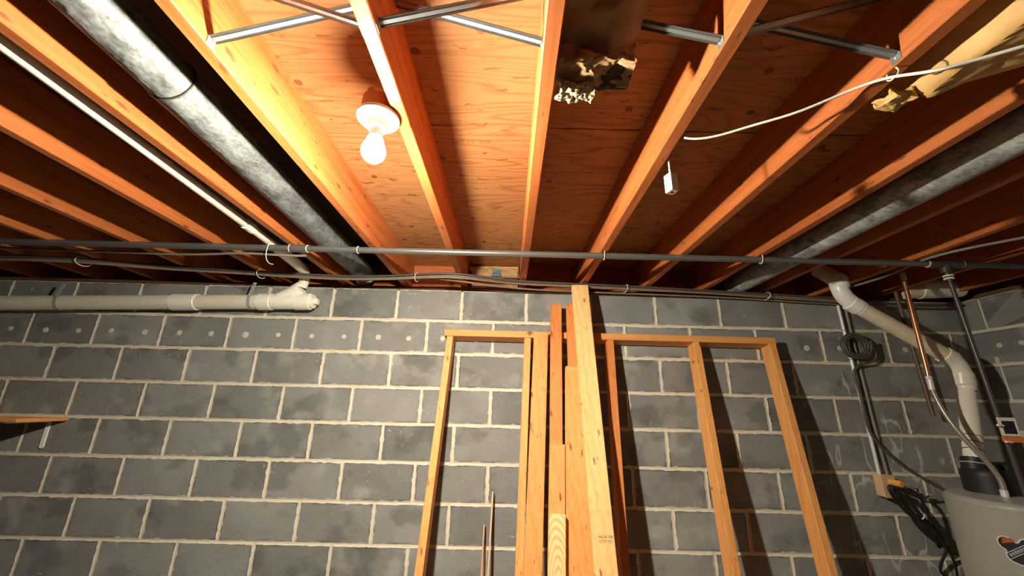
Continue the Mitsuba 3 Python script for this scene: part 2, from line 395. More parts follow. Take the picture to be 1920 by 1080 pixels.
# ------------------------------------------------------------------ galvanised cross bridging
def brace(p0, p1, face, label):
    """V-section strap from the bottom of one joist (p0) to the top of the next (p1), with nailing tabs."""
    p0, p1 = np.asarray(p0, float), np.asarray(p1, float)
    k = thing('bridging_brace', label, 'brace', 'metal cross bridging between the joists')
    d = unit(p1 - p0); yv = V(0, 1, 0); nv = unit(np.cross(d, yv)); nv = nv if nv[2] > 0 else -nv
    prof = [(-.0115, .004), (-.0085, -.001), (-.004, .0035), (.004, .0035), (.0085, -.001), (.0115, .004), (.0115, .0052), (.0085, .0004), (.004, .0048), (-.004, .0048), (-.0085, .0004), (-.0115, .0052)]
    n = len(prof); v = [p + a * yv - b * nv * 1.0 for p in (p0, p1) for a, b in prof]
    f = []
    for j in range(n):
        a, b = j, (j + 1) % n
        f += [(a, b, n + b), (a, n + b, n + a)]
    m = trimesh.Trimesh(np.array(v), f, process=False)
    obj('strap', m, 'strap_metal', k, 25)
    sgn = 1 if p1[0] > p0[0] else -1
    tb = cat(beam(p0 + V(-sgn * .0005, 0, .004), p0 + V(-sgn * .0005, 0, -.021), (0, 1, 0), .023, .0016, .0004), )
    obj('nail_tab', tb, 'strap_metal', k, False)
    obj('nail', lathe([(0, .003), (.002, .002), (.0028, 0)], p0 + V(sgn * .0006, 0, -.012), (sgn, 0, 0), 10), 'steel', k)
    tb = beam(p1 + V(sgn * .0008, 0, -.004), p1 + V(sgn * .0008, 0, .008), (0, 1, 0), .023, .0016, .0004)
    obj('nail_tab', tb, 'strap_metal', k, False)
ZL, ZH = .056, .204
XZ, XA0, XA1, XB0, XB1, XC0, XC1, XD0, XD1, XE0 = .248, .594, .630, .974, 1.010, 1.352, 1.388, 1.750, 1.786, 2.127
brace((XZ + .001, -1.708, ZL), (XA0 - .001, -1.690, ZH), 0, 'shiny brace with a folded tab on the wide joist beside the grey duct')
brace((XA0 - .001, -1.752, ZL), (XZ + .001, -1.735, ZH), 0, 'dark brace crossing over the shiny one left of the bulb joist')
brace((XA1 + .001, -1.757, ZL), (XB0 - .001, -1.725, ZH), 0, 'dark brace starting on the right flank of the bulb joist')
brace((XB0 - .001, -1.722, ZL), (XA1 + .001, -1.690, ZH), 0, 'bright brace ending on the left flank of the middle joist')
brace((XC0 - .001, -1.738, ZL), (XB1 + .001, -1.690, ZH), 0, 'brace between the torn insulation and the joist with the white box')
brace((XD0 - .001, -1.712, ZL), (XC1 + .001, -1.680, ZH), 0, 'dim brace ending at the joist beside the golden insulation')
brace((XC1 + .001, -1.755, ZL), (XD0 - .001, -1.735, ZH), 0, 'shadowed brace crossing behind the dim one at the top edge')

# ------------------------------------------------------------------ lamp
LX, LY, LZ = .553, -1.508, .024
jb = thing('junction_box', 'brown plastic ceiling box behind the white lamp holder', 'electrical box')
bx, by = .5490, -1.510
pro = [(0, .080), (.040, .080), (.042, .078), (.0435, .034), (.041, .034), (.039, .074), (0, .074)]
obj('shell', lathe(pro, (bx, by, 0), (0, 0, 1), 24), 'box_brown', jb)
for a in (1.9, 3.2, 4.4):
    obj('knockout_tab', beam((bx + .036 * math.cos(a), by + .036 * math.sin(a), .072), (bx + .036 * math.cos(a), by + .036 * math.sin(a), .094), (-math.sin(a), math.cos(a), 0), .02, .004, .001), 'box_brown', jb, False)
obj('nail', cyl((bx + .012, by - .03, .086), (bx + .0432, by - .03, .084), .0018, 8), 'tie_white', jb)
wire = tube(spline([(bx - .01, by + .01, .076), (bx, by + .01, .09), (bx + .02, by + .02, .13), (bx + .034, by + .03, .18), (bx + .035, by + .05, .212)], 24), .0045, 8)
tag(obj('lamp_cable', wire, 'cable_brown', smooth=True), 'brown cable rising from the lamp box along the joist', 'cable')

lh = thing('lamp_holder', 'round white porcelain lamp holder with a bare bulb in it', 'lamp holder')
obj('disc', lathe([(0, .012), (.050, .012), (.0545, .008), (.056, .002), (.055, -.001), (.048, -.004), (.036, -.008), (.030, -.014), (.0275, -.024), (.0265, -.030), (.022, -.030), (.021, -.020), (0, -.020)], (LX, LY, LZ - .003), (0, 0, 1), 48), 'porcelain', lh)
for sx in (-1, 1):
    obj('screw', lathe([(0, -.0035), (.0028, -.003), (.004, -.001), (.004, .002)], (LX + sx * .041, LY, LZ - .0095), (0, 0, 1), 12), 'socket_grey', lh)
obj('socket_rim', ring((LX, LY, LZ - .033), (0, 0, 1), .0235, .0025, 28, 8), 'socket_grey', lh, True)
bulb = thing('light_bulb', 'bare glowing light bulb screwed into the white ceiling lamp holder', 'light bulb')
obj('screw_base', cyl((LX, LY, LZ - .052), (LX, LY, LZ - .024), .0130, 20), 'steel', bulb)
pcol = [(0, -.036), (.0145, -.036), (.0150, -.041), (.0165, -.052), (.0190, -.061)]
obj('collar', lathe([(r, h) for r, h in pcol] + [(.0185, -.0612), (0, -.0612)], (LX, LY, LZ), (0, 0, 1), 36), 'bulb_collar', bulb)
def emit(name, prof, rad):
    m = lathe(prof, (LX, LY, LZ), (0, 0, 1), 40)
    c = V(LX, LY, LZ - .088)
    if ((m.triangles_center - c) * m.face_normals).sum() < 0: m.invert()
    k = obj(name, m, 'bulb_collar', bulb, False)
    scene[k]['emitter'] = {'type': 'area', 'radiance': {'type': 'rgb', 'value': rad}}
R_, zc = .0315, -.102
sh = [(.0190, -.0612), (.0213, -.069), (.0250, -.079), (.0287, -.090), (R_ * .995, zc + R_ * .1), (R_, zc), (R_ * math.cos(.17), zc - R_ * 1.06 * math.sin(.17))]
emit('shoulder', sh, LAMP_UP)
emit('globe', [(R_ * math.cos(t), zc - R_ * (1.06 if t > 0 else 1) * math.sin(t)) for t in np.linspace(.17, math.pi / 2 - .001, 14)] + [(0, zc - R_ * 1.06)], LAMP_LOW)

# ------------------------------------------------------------------ round ducts in the joist bays
def duct(p0, p1, r, seam, name_label, mat='duct_metal'):
    k = thing('round_duct', name_label, 'duct', 'round metal ducts in the joist bays')
    p0, p1 = np.asarray(p0, float), np.asarray(p1, float); d = unit(p1 - p0)
    ps = p0 + (p1 - p0) * seam
    obj('pipe_section', tube(np.linspace(p0, ps + d * .03, 30), r, 32), mat, k, 40)
    L = np.linalg.norm(p1 - ps)
    obj('pipe_section', tube(np.linspace(ps, p1, 30), np.r_[r + .0035, np.full(28, r + .003), r], 32), mat, k, 40)
    obj('crimp_seam', ring(ps, d, r + .002, .0026, 32, 6), 'black_iron', k, True)
    obj('end_collar', lathe([(r, 0), (r + .012, .004), (r + .014, .012), (r + .004, .02), (r, .02)], p1 - d * .02, d, 32), mat, k)
duct((.075, -4.3, .104), (-.038, .04, .104), .061, .636, 'round galvanised duct with a crimped seam beside the bulb bay')
duct((2.333, -4.3, .080), (2.372, .02, .080), .057, .60, 'round duct with light painted into its metal, in the dark bay over the white drain elbow', 'duct_brightened')

# ------------------------------------------------------------------ slim white pipe and the left drain
def axis_pipe(p0, p1, r, mat, name, parent, n=24, **k):
    return obj(name, cyl(p0, p1, r, n), mat, parent, 30, **k)

lp = thing('white_pipe', 'slim white pipe running along a lit joist down to the drain fitting', 'pipe')
pr = .0195
obj('pipe', tube(np.vstack([np.linspace((-.212, -4.4, .062), (-.212, -2.5, .058), 8), np.linspace((-.238, -1.72, .055), (-.276, -.80, .0525), 12)]), pr, 20), 'pvc_grey', lp, 30)
obj('coupling', cyl((-.2765, -.79, .0525), (-.279, -.73, .0522), pr + .005, 20), 'pvc', lp)
bend = spline([(-.278, -.75, .0525), (-.286, -.61, .0525), (-.300, -.47, .055), (-.314, -.347, .058), (-.332, -.20, .058), (-.345, -.125, .044), (-.358, -.090, .010), (-.372, -.080, -.028)], 40)
obj('lower_pipe', tube(bend, np.interp(np.arange(40), [0, 11, 14, 39], [.0195, .0195, .029, .030]), 20), 'pvc', lp, 30)

def zl(x): return -.117 + .029 * (x + .28)        # axis of the sloping drain
ld = thing('drain_pipe', 'long cream plastic drain pipe hung along the top of the block wall', 'pipe')
Y0, RD = -.072, .0445
P = lambda x: V(x, Y0, zl(x))
obj('pipe', tube(np.linspace(P(-3.5), P(-.50), 12), RD, 28), 'pvc_grey', ld, 30)
obj('coupling', cyl(P(-1.135), P(-.985), RD + .006, 32), 'pvc', ld)
obj('hub', cyl(P(-.615), P(-.535), RD + .0065, 32), 'pvc', ld)
obj('wye_body', cyl(P(-.56), P(-.375), RD + .002, 32), 'pvc', ld)
obj('hub', cyl(P(-.395), P(-.300), RD + .0065, 32), 'pvc', ld)
obj('cleanout_plug', cat(cyl(P(-.305), P(-.283), RD - .002, 32), beam(P(-.285), P(-.258), (0, 1, 0), .036, .036, .004)), 'pvc', ld, False)
br = tube(np.linspace(P(-.505) + V(0, 0, .01), (-.385, -.078, -.045), 10), np.linspace(.042, .038, 10), 28)
obj('wye_branch', br, 'pvc', ld, 30)
obj('branch_hub', tube(np.linspace((-.425, -.077, -.074), (-.372, -.079, -.034), 6), .0435, 28), 'pvc', ld, 30)

def hanger(x, label):
    k = thing('hanger_strap', label, 'strap', 'perforated hanger straps on the left drain')
    c = P(x); a = np.linspace(-2.6, 1.2, 30)
    R = RD + .0012
    v, f = [], []
    for t in a:
        o = V(0, math.cos(t), math.sin(t))
        for w_ in (-.010, .010):
            for q in (0, .0015): v.append(c + V(w_, 0, 0) + o * (R + q) * V(1, -1, 1))
    for i in range(len(a) - 1):
        b = 4 * i
        for p_, q_ in ((0, 1), (1, 3), (3, 2), (2, 0)):
            f += [(b + p_, b + q_, b + 4 + q_), (b + p_, b + 4 + q_, b + 4 + p_)]
    obj('loop', trimesh.Trimesh(np.array(v), f, process=False), 'strap_light', k, False)
    top = c + V(.016, -.040, .112)
    tail0 = c + V(-.002, -.0475, .006)
    obj('tail', beam(tail0, top, (1, 0, 0), .020, .0015, .0004), 'strap_light', k, False)
    for j in range(4):
        q = tail0 + (top - tail0) * (j + .6) / 4.4
        obj('hole', lathe([(0, 0), (.0032, 0)], q + V(0, -.0015, -.0006), (0, -.83, -.55), 10), 'nail_hole', k, False)
hanger(-.655, 'perforated metal strap right beside the drain fitting')
hanger(-1.80, 'perforated metal strap around the drain nearer the left edge')

# ------------------------------------------------------------------ black gas pipe under the joists
gp = thing('gas_pipe', 'black iron gas pipe running across under the joists', 'pipe')
GY, GZ, GR = -.603, .0135, .0152
G = lambda x: V(x, GY, GZ)
obj('pipe', tube(np.linspace(G(-3.5), G(3.0), 20), GR, 20), 'grey_iron', gp, 30)
obj('coupling', cyl(G(-.165), G(-.085), GR + .004, 20), 'grey_iron', gp)
for x in (-.168, -.082, .165, 2.96, 3.13): obj('joint_bead', ring(G(x), (1, 0, 0), GR + .0022, .0022, 20, 6), 'tie_white', gp, True)
obj('tee', cat(cyl(G(2.965), G(3.125), GR + .006, 20), cyl(G(3.045), G(3.045) - V(0, 0, .045), GR + .006, 20)), 'black_iron', gp, label='black tee fitting')
obj('pipe', tube(np.linspace(G(3.12), G(3.74), 4), GR, 20), 'black_iron', gp, 30)
obj('drop_pipe', tube(np.linspace(G(3.045) - V(0, 0, .03), (3.085, -.60, -1.35), 12), GR - .0065, 18), 'black_iron', gp, 30)
for z in (-.048, -.062): obj('joint_bead', ring((3.046, GY, z), (0, 0, 1), GR + .001, .0045, 20, 6), 'tie_white', gp, True)
for x, m in ((-.266, 'tie_white'), (1.37, 'tie_white'), (2.14, 'tie_white')):
    pts = [(x, GY - .018, ZB), (x, GY - .019, .012), (x, GY - .008, -.005), (x, GY + .008, -.005), (x, GY + .019, .012), (x, GY + .018, ZB)]
    if x < 0: pts = [(x + .004, GY - .02, .03), (x, GY - .021, .0), (x - .004, GY - .012, -.03), (x - .008, GY + .06, -.05)]
    tag(obj('pipe_tie', tube(spline(pts, 16), .0022, 6), m, smooth=True), {-.266: 'white tie hanging from the gas pipe beside the slim white pipe', 1.37: 'small clip holding the gas pipe under the joist of the white box', 2.14: 'small clip holding the gas pipe under the joist left of the dark duct'}[x], 'tie', 'ties on the gas pipe')

# ------------------------------------------------------------------ bundle of cables above the wall
def wob(pts, dy, dz, seed):
    r = np.random.default_rng(seed); pts = np.array(pts, float)
    pts[:, 1] += dy + r.uniform(-.003, .003, len(pts)); pts[:, 2] += dz + r.uniform(-.002, .002, len(pts))
    return spline(pts, 160)
run = [(-3.4, -.36, .020), (-2.5, -.35, .020), (-1.91, -.345, .020), (-1.45, -.33, .020), (-1.1, -.25, .020), (-.81, -.225, .018), (-.50, -.19, .016), (-.1, -.16, .016), (.30, -.19, .018), (.585, -.235, .018), (.86, -.165, .018), (1.2, -.125, .016), (1.6, -.085, .016), (2.0, -.075, .010), (2.47, -.05, .000), (2.95, -.05, -.022), (3.42, -.035, -.040), (3.70, -.045, -.035)]
for i, (dy, dz, rad, m) in enumerate([(0, .000, .0072, 'cable_grey'), (-.018, .003, .0066, 'cable_dark'), (-.005, -.013, .0052, 'cable_brown'), (.017, -.004, .0072, 'cable_dark'), (.034, .002, .0068, 'cable_dark')]):
    lab = ('grey cable lying in the middle of the bundle above the block wall', 'dark cable at the near edge of the bundle above the block wall', 'thin brown cable hanging under the bundle above the block wall', 'dark cable just behind the grey one in the bundle above the wall', 'dark cable of the bundle closest to the sill plate')[i]
    tag(obj('cable', tube(wob(run, dy, dz, 40 + i), rad, 8), m, smooth=True), lab, 'cable', 'bundled cables above the wall')
run2 = [(-3.4, -.47, .024), (-2.4, -.50, .022), (-1.6, -.505, .016), (-1.0, -.50, .010), (-.62, -.53, .000), (-.42, -.565, -.004), (-.25, -.575, -.012), (-.10, -.575, -.0125)]
tag(obj('cable', tube(spline(run2, 90), .006, 8), 'cable_grey', smooth=True), 'loose grey cable drooping between the gas pipe and the bundled cables at the left', 'cable')
run3 = [(.50, -.21, .004), (.78, -.15, -.008), (1.0, -.10, -.012), (1.2, -.07, -.010), (1.7, -.05, -.012), (2.3, -.032, -.018), (2.9, -.03, -.040), (3.3, -.03, -.045), (3.7, -.05, -.02)]
tag(obj('cable', tube(spline(run3, 90), .006, 8), 'cable_brown', smooth=True), 'brownish cable sagging lowest, across the top edge of the blocks', 'cable')
def run_at(x):
    a = np.array(run); return V(x, np.interp(x, a[:, 0], a[:, 1]), np.interp(x, a[:, 0], a[:, 2]))
for x, t in ((-1.47, 'left of the drain coupling'), (-.56, 'over the drain fitting'), (.36, 'under the bulb bay'), (1.63, 'right of the tallest board'), (2.52, 'under the dark duct')):
    c = run_at(x)
    a = np.linspace(0, 2 * math.pi, 20)
    loop = np.stack([x + .004 * np.sin(a), c[1] + .004 + .043 * np.cos(a), c[2] - .004 + .023 * np.sin(a)], -1)
    tag(obj('cable_tie', tube(loop, .0024, 6, cap=False), 'tie_white', smooth=True), 'pale tie around the cable bundle ' + t, 'cable tie', 'ties on the cable bundle')

# white cable stapled under the joists
wc = [(1.395, -1.455, .030), (1.424, -1.462, .022), (1.543, -1.520, .020), (1.629, -1.578, .018), (1.746, -1.680, .020), (1.772, -1.760, -.036), (1.797, -1.776, -.038), (1.838, -1.806, -.042), (1.90, -1.85, -.046), (2.0, -1.91, -.042), (2.10, -1.965, -.010), (2.145, -1.99, .024)]
wc = thing_k = tag(obj('white_cable', tube(spline(wc, 90), .0033, 8), 'cable_white', smooth=True), 'thin white cable strung across the joists below the golden insulation', 'cable')
st = tube(spline([(1.757, -1.700, ZB), (1.757, -1.699, .014), (1.757, -1.690, .012), (1.757, -1.681, .014), (1.757, -1.680, ZB)], 14), .0018, 6)
tag(obj('cable_staple', st, 'tie_white', smooth=True), 'staple holding the white cable to a joist', 'staple')
tag(obj('cable', tube(spline([(2.93, -.16, .022), (2.955, -.30, .022), (2.95, -.487, .024), (2.93, -.64, .026), (3.068, -.894, .024), (3.3, -1.25, .024), (3.6, -1.7, .026)], 50), .0065, 8), 'cable_grey', smooth=True), 'grey cable running off towards the right edge above the black pipe tee', 'cable')

# small white box hanging from the joist
sb = thing('hanging_box', 'small white plastic box hanging from a joist edge', 'box')
obj('body', box(1.385, 1.413, -1.352, -1.322, -.073, -.012, .002).apply_transform(trimesh.transformations.rotation_matrix(.35, (0, 0, 1), (1.399, -1.337, 0))), 'pvc_white', sb, False)
obj('stem', cyl((1.399, -1.337, -.013), (1.399, -1.337, .050), .0032, 10), 'pvc_white', sb)
obj('bottom_hole', lathe([(0, 0), (.005, 0)], (1.399, -1.337, -.0733), (0, 0, -1), 12), 'nail_hole', sb, False)

# ------------------------------------------------------------------ insulation
def batt_paper(x0, x1, y0, y1, zf, seed, amp, step=.012, th=.006):
    """A draped sheet: zf(x, y) is its underside."""
    nx, ny = int((x1 - x0) / step) + 1, int((y1 - y0) / step) + 1
    X, Y = np.meshgrid(np.linspace(x0, x1, nx), np.linspace(y0, y1, ny), indexing='ij')
    Z = zf(X, Y)
    q = np.stack([X, Y, Z], -1).reshape(-1, 3)
    q = q + amp * np.stack([meshkit.fbm(q * V(16, 12, 4) + 9 * k, 4, seed + k) - .5 for k in range(3)], -1) * V(.8, 1.6, 1.6)
    top = q + V(0, 0, th)
    idx = np.arange(nx * ny).reshape(nx, ny); f = []
    def quads(A): a, b, c, d = A[:-1, :-1], A[1:, :-1], A[1:, 1:], A[:-1, 1:]; return np.stack([a, b, c, d], -1).reshape(-1, 4)
    Q = quads(idx); n = nx * ny
    F = [Q[:, ::-1], Q + n]
    for e in (idx[0], idx[-1][::-1], idx[:, 0][::-1], idx[:, -1]):
        F.append(np.stack([e[:-1], e[1:], e[1:] + n, e[:-1] + n], -1))
    F = np.vstack(F)
    return trimesh.Trimesh(np.vstack([q, top]), np.vstack([F[:, [0, 1, 2]], F[:, [0, 2, 3]]]), process=False)

ib = thing('insulation_batt', 'torn paper faced insulation batt tucked up in the bay beside the middle joist', 'insulation')
obj('paper_facing', batt_paper(1.014, 1.185, -2.5, -1.655, lambda x, y: .085 + .12 * np.clip(x - 1.03, 0, 1) + .02 * np.sin(9 * x + 4 * y), 21, .05), 'kraft_paper', ib, 50)
obj('torn_edge', lump(soft_box(1.016, 1.190, -1.68, -1.605, .055, .115, .007), .022, 30, 5), 'kraft_paper', ib, 50)
obj('fluff', lump(soft_box(1.020, 1.105, -1.625, -1.580, .026, .052, .004), .018, 55, 8), 'glass_fibre', ib, 50, label='pale torn glass fibre')
obj('dark_fluff', lump(soft_box(1.11, 1.195, -1.655, -1.592, .062, .112, .005), .016, 45, 9), 'dark_fibre', ib, 50, label='dark torn glass fibre')  # darker lump of fibre beside the pale one

ig = thing('insulation_batt', 'golden paper faced insulation sagging below the joists at the upper right', 'insulation')
def gold(x, y):
    t = (x - 1.80) / .31
    end = np.clip((y + 2.3) / .7, 0, 1)
    return -.002 + .055 * np.clip(t - .12, 0, 1) + 2.2 * np.clip(.22 - t, 0, 1) ** 1.6 + .006 * np.sin(6 * y + 7 * x)
pf = batt_paper(1.79, 2.118, -3.0, -1.62, gold, 33, .022, .013)
pf.vertices[:, 1] -= .45 * (pf.vertices[:, 0] - 1.80)
obj('paper_facing', pf, 'kraft_gold', ig, 50)
obj('fluff', lump(soft_box(1.84, 2.10, -2.9, -1.80, .09, .17, .03), .02, 14, 12), 'glass_fibre', ig, 50, label='yellow glass fibre')
obj('torn_lip', lump(soft_box(1.800, 1.85, -1.645, -1.60, .006, .030, .006), .014, 40, 14), 'kraft_gold', ig, 50)

isc = thing('insulation_scrap', 'torn paper insulation scrap wedged against the rim joist under the ceiling', 'insulation')
obj('paper_facing', lump(soft_box(.645, .965, .085, .125, .045, .185, .010), .034, 14, 17), 'kraft_paper', isc, 50)
obj('upper_flap', lump(soft_box(.66, .965, .105, .14, .185, .205, .008), .012, 22, 19), 'kraft_gold', isc, 50)
obj('blue_shred', lump(soft_box(.795, .845, .070, .080, .128, .168, .006), .012, 30, 23), 'scrap_blue', isc, 50)

# ------------------------------------------------------------------ leaning stud frame
fy = lambda z: -.095 - .178 * (-.27 - z)          # front plane of the frame
SL = -.034                                        # the studs lean a little to one side
nfr = unit((0, -1, .178))
fr = thing('stud_frame', 'unfinished wooden stud frame leaning against the block wall', 'wall frame')
ZF0, ZF1 = -.272, -2.19
def fpt(x, z, back=0.): return V(x, fy(z), z) - nfr * back
def stud(x_top, mat='frame_wood'):
    a, b = fpt(x_top, ZF0 - .042, .0445), fpt(x_top + SL * 1.82, ZF1 + .003, .0445)
    return obj('stud', beam(a, b, (1, 0, 0), .038, .089), mat, fr, False)
xs = (.566, 1.024, 1.512, 2.022, 2.470)
for i, x in enumerate(xs): stud(x, 'red_wood' if i == 2 else 'frame_wood')
a, b = fpt(.530, ZF0 - .020, .0445), fpt(2.494, ZF0 - .024, .0445)
obj('top_plate', beam(a, b, (0, .178, 1), .040, .090), 'plate_wood', fr, False)
a, b = fpt(.47, ZF1 - .018, .0445), fpt(2.44, ZF1 - .018, .0445)
obj('bottom_plate', beam(a, b, (0, .178, 1), .038, .089), 'plate_wood', fr, False)

# ------------------------------------------------------------------ loose boards leaning in front of it
def board(label, y0, s, xt, xb, ztop, zb, w, t, mat, name='board'):
    """xt, xb: centre of the front face at heights ztop and -1.4."""
    zf = -W + .004
    nd = unit((0, -1, s)); f = lambda z: y0 - s * (-.27 - z)
    sl = (xb - xt) / (ztop + 1.4)
    p = lambda z: V(xt + sl * (ztop - z), f(z), z) - nd * t / 2
    k = thing(name, label, 'board', 'boards leaning on the stud frame')
    obj('plank', beam(p(ztop), p(zf + .012), (1, 0, 0), w, t, .0025), mat, k, False)
    return k, p, nd
board('broad orange board with its top level with the frame, left of the gap', -.137, .2, 1.1005, 1.046, -.283, 0, .082, .036, 'board_wood')
board('narrow reddish board with the lower square top, left of the tall boards', -.137, .2, 1.194, 1.150, -.102, 0, .065, .034, 'red_wood')
board('short reddish board partly hidden behind the left edge of the tallest board', -.137, .2, 1.290, 1.265, -.098, 0, .068, .034, 'red_wood')
board('wide orange board standing behind the tallest pale board', -.175, .2, 1.297, 1.256, -.486, 0, .138, .036, 'board_wood')
kb, _, _ = board('orange board half as tall as its neighbours, right of the dark gap', -.175, .2, 1.169, 1.146, -.876, 0, .076, .036, 'frame_wood')
board('small pale board with swirling grain, lowest top of the leaning boards', -.2125, .2, 1.155, 1.144, -1.165, 0, .074, .034, 'swirl_wood')
kb, pb, nb = board('tallest pale board standing in front of the others up to the joists', -.217, .22, 1.332, 1.352, .006, 0, .097, .036, 'pale_wood')
for i, s in enumerate(('RELA YM', 'CTIT SD')):
    m = meshkit.text_mesh(s, .0105, .0005)
    m.apply_transform(trimesh.transformations.rotation_matrix(math.pi / 2, (1, 0, 0)))
    m.apply_transform(trimesh.transformations.rotation_matrix(-math.atan(.22), (1, 0, 0)))
    c = pb(-1.245 - .017 * i) + nb * .0182
    obj('grade_stamp', m.apply_translation(c + V(-.022, 0, 0)), 'ink', kb, False, label='dark printed grade stamp')

# thin slats
def slat(label, xt, xb, yt, zt, w, t, mat):
    k = obj('thin_slat', beam((xt, yt, zt), (xb, yt - .20, -W + .012), (0, 1, .15), w, t, .001), mat, smooth=False)
    tag(k, label, 'slat', 'thin slats behind the frame')
slat('taller thin pale slat leaning on the wall inside the frame', .846, .822, -.022, -1.150, .034, .009, 'slat_wood')
slat('shorter thin reddish slat beside the taller pale one', .806, .796, -.022, -1.308, .030, .008, 'slat_red_wood')

# ------------------------------------------------------------------ little shelf at the left edge
sh_ = thing('wall_shelf', 'short wooden shelf on a white bracket at the left edge', 'shelf')
obj('board', box(-2.75, -1.600, -.25, -.002, -.838, -.820, .002), 'plate_wood', sh_, False)
for x in (-1.700, -2.55):
    obj('bracket', cat(beam((x, -.0065, -.84), (x + .004, -.0065, -.972), (1, 0, 0), .026, .007, .002), beam((x, -.008, -.843), (x, -.22, -.843), (1, 0, 0), .024, .006, .002),
        lathe([(0, 0), (.013, 0), (.013, .007), (0, .007)], (x + .004, -.010, -.972), (0, 1, 0), 18)), 'pvc_white', sh_, False, label='white metal bracket')

# ------------------------------------------------------------------ right hand drain
YD = -.20
rd = thing('waste_pipe', 'white and tan plastic waste pipe with two elbows in the right corner', 'pipe')
e1 = spline([(2.862, YD, .085), (2.858, YD, .02), (2.872, YD, -.035), (2.915, YD, -.083), (2.958, YD, -.112)], 20)
obj('upper_elbow', tube(e1, .044, 28), 'pvc_white', rd, 30, label='bright white elbow')
obj('hub', cyl((2.8625, YD, .012), (2.864, YD, .072), .0490, 28), 'pvc_white', rd)
d1 = unit(V(3.365, 0, -.372) - V(2.942, 0, -.105))
obj('hub', cyl(V(2.942, YD, -.105) - d1 * .055, V(2.942, YD, -.105) + d1 * .004, .0475, 28), 'pvc_white', rd)
obj('diagonal_pipe', cyl((2.930, YD, -.0975), (3.385, YD, -.384), .0405, 28), 'pvc_tan', rd)
obj('hub', cyl(V(3.362, YD, -.371) - d1 * .01, V(3.362, YD, -.371) + d1 * .045, .0465, 28), 'pvc', rd)
obj('lower_elbow', tube(spline([(3.375, YD, -.379), (3.403, YD, -.405), (3.424, YD, -.45), (3.428, YD, -.505), (3.426, YD, -.555)], 20), .0435, 28), 'pvc', rd, 30)
obj('hub', cyl((3.4275, YD, -.470), (3.4255, YD, -.528), .0480, 28), 'pvc', rd)
obj('reducer', lathe([(.049, 0), (.049, .006), (.041, .018), (.041, .05)], (3.4255, YD, -.523), (0, 0, -1), 28), 'pvc', rd)
obj('rubber_band', cyl((3.424, YD, -.5655), (3.424, YD, -.5715), .0420, 28), 'black_rubber', rd)
obj('down_pipe', tube(np.linspace((3.424, YD, -.55), (3.262, -.272, -.965), 10), .0385, 28), 'pvc', rd, 30)
for i, z in enumerate((-.80, -.83, -.865)):
    t = (z + .55) / -.415
    obj('clamp_ring', ring((3.424 - .162 * t, YD - .072 * t, z), (-.39, -.17, -1), .0392, .0016, 24, 6), 'black_rubber', rd, True)
obj('stub_pipe', tube(np.linspace((2.862, YD, .058), (2.80, -.14, .15), 6), .046, 28), 'pvc_tan', rd, 30)

ov = thing('vent_pipe', 'short dull white pipe with a wide coupling high in the right corner', 'pipe')
obj('pipe', cyl((3.36, -.08, .032), (3.72, -.08, .058), .043, 28), 'pvc_tan', ov)
obj('coupling', cyl((3.45, -.08, .047), (3.715, -.08, .066), .056, 28), 'pvc', ov)

# copper pipes, hose and heater
cp = thing('copper_pipe', 'bright copper pipe dropping in front of the waste pipe', 'pipe')
obj('pipe', tube(np.linspace((3.152, -.30, .11), (3.131, -.30, -.535), 8), .0112, 18), 'copper', cp, 30)
obj('solder_joint', cyl((3.150, -.30, .032), (3.151, -.30, .075), .0135, 18), 'steel', cp)
obj('union', cat(cyl((3.131, -.30, -.500), (3.131, -.30, -.515), .0145, 8), cyl((3.131, -.30, -.515), (3.131, -.30, -.572), .0130, 18)), 'steel', cp)
tag(obj('flexible_hose', tube(spline([(3.131, -.30, -.56), (3.142, -.315, -.68), (3.165, -.35, -.80), (3.205, -.385, -.91), (3.222, -.40, -.98), (3.222, -.40, -1.03)], 40), .0115, 12), 'braided_steel', smooth=True), 'braided flexible hose curving from the copper pipe to the heater top', 'hose')
dp = thing('dark_pipe', 'dull dark pipe dropping along the wall behind the waste pipe', 'pipe')
obj('pipe', tube(np.linspace((3.309, -.08, .10), (3.330, -.08, -.70), 8), .0105, 14), 'copper_dull', dp, 30)
obj('elbow', tube(spline([(3.309, -.08, .09), (3.306, -.075, .12), (3.29, -.05, .135), (3.26, -.03, .14)], 12), .013, 14), 'copper_dull', dp, 30)

HX, HY, HR, HZ = 3.29, -.40, .25, -1.05
wh = thing('water_heater', 'grey white water heater in the lower right corner', 'water heater')
obj('tank', lathe([(0, 0), (HR - .03, -.004), (HR - .012, -.008), (HR - .003, -.018), (HR, -.034), (HR, -W - HZ + .05), (0, -W - HZ + .05)], (HX, HY, HZ), (0, 0, 1), 72), 'enamel', wh)
obj('top_rim', ring((HX, HY, HZ - .034), (0, 0, 1), HR - .0005, .0022, 72, 6), 'enamel', wh, True)
obj('inlet_nipple', cyl((3.222, -.40, HZ - .002), (3.222, -.40, HZ + .03), .014, 16), 'steel', wh)
BX, BY = 3.305, -.285
obj('vent_blower', cat(lathe([(0, 0), (.085, 0), (.094, -.012), (.098, -.03), (.098, -.105), (0, -.105)], (BX, BY, HZ + .105), (0, 0, 1), 32), box(BX + .03, BX + .19, BY - .06, BY + .07, HZ + .001, HZ + .13, .008)), 'black_rubber', wh, label='black vent blower on top')
obj('blower_collar', cyl((3.262, -.272, -.960), (3.275, -.266, -.900), .047, 24), 'black_rubber', wh)
obj('blower_clamp', ring((3.270, -.268, -.925), (.2, .1, 1), .0475, .0022, 24, 6), 'steel', wh, True)
for i in range(3):
    a = .6 + 2.1 * i
    obj('foot', cyl((HX + .2 * math.cos(a), HY + .2 * math.sin(a), -W), (HX + .2 * math.cos(a), HY + .2 * math.sin(a), -W + .055), .02, 12), 'black_iron', wh)

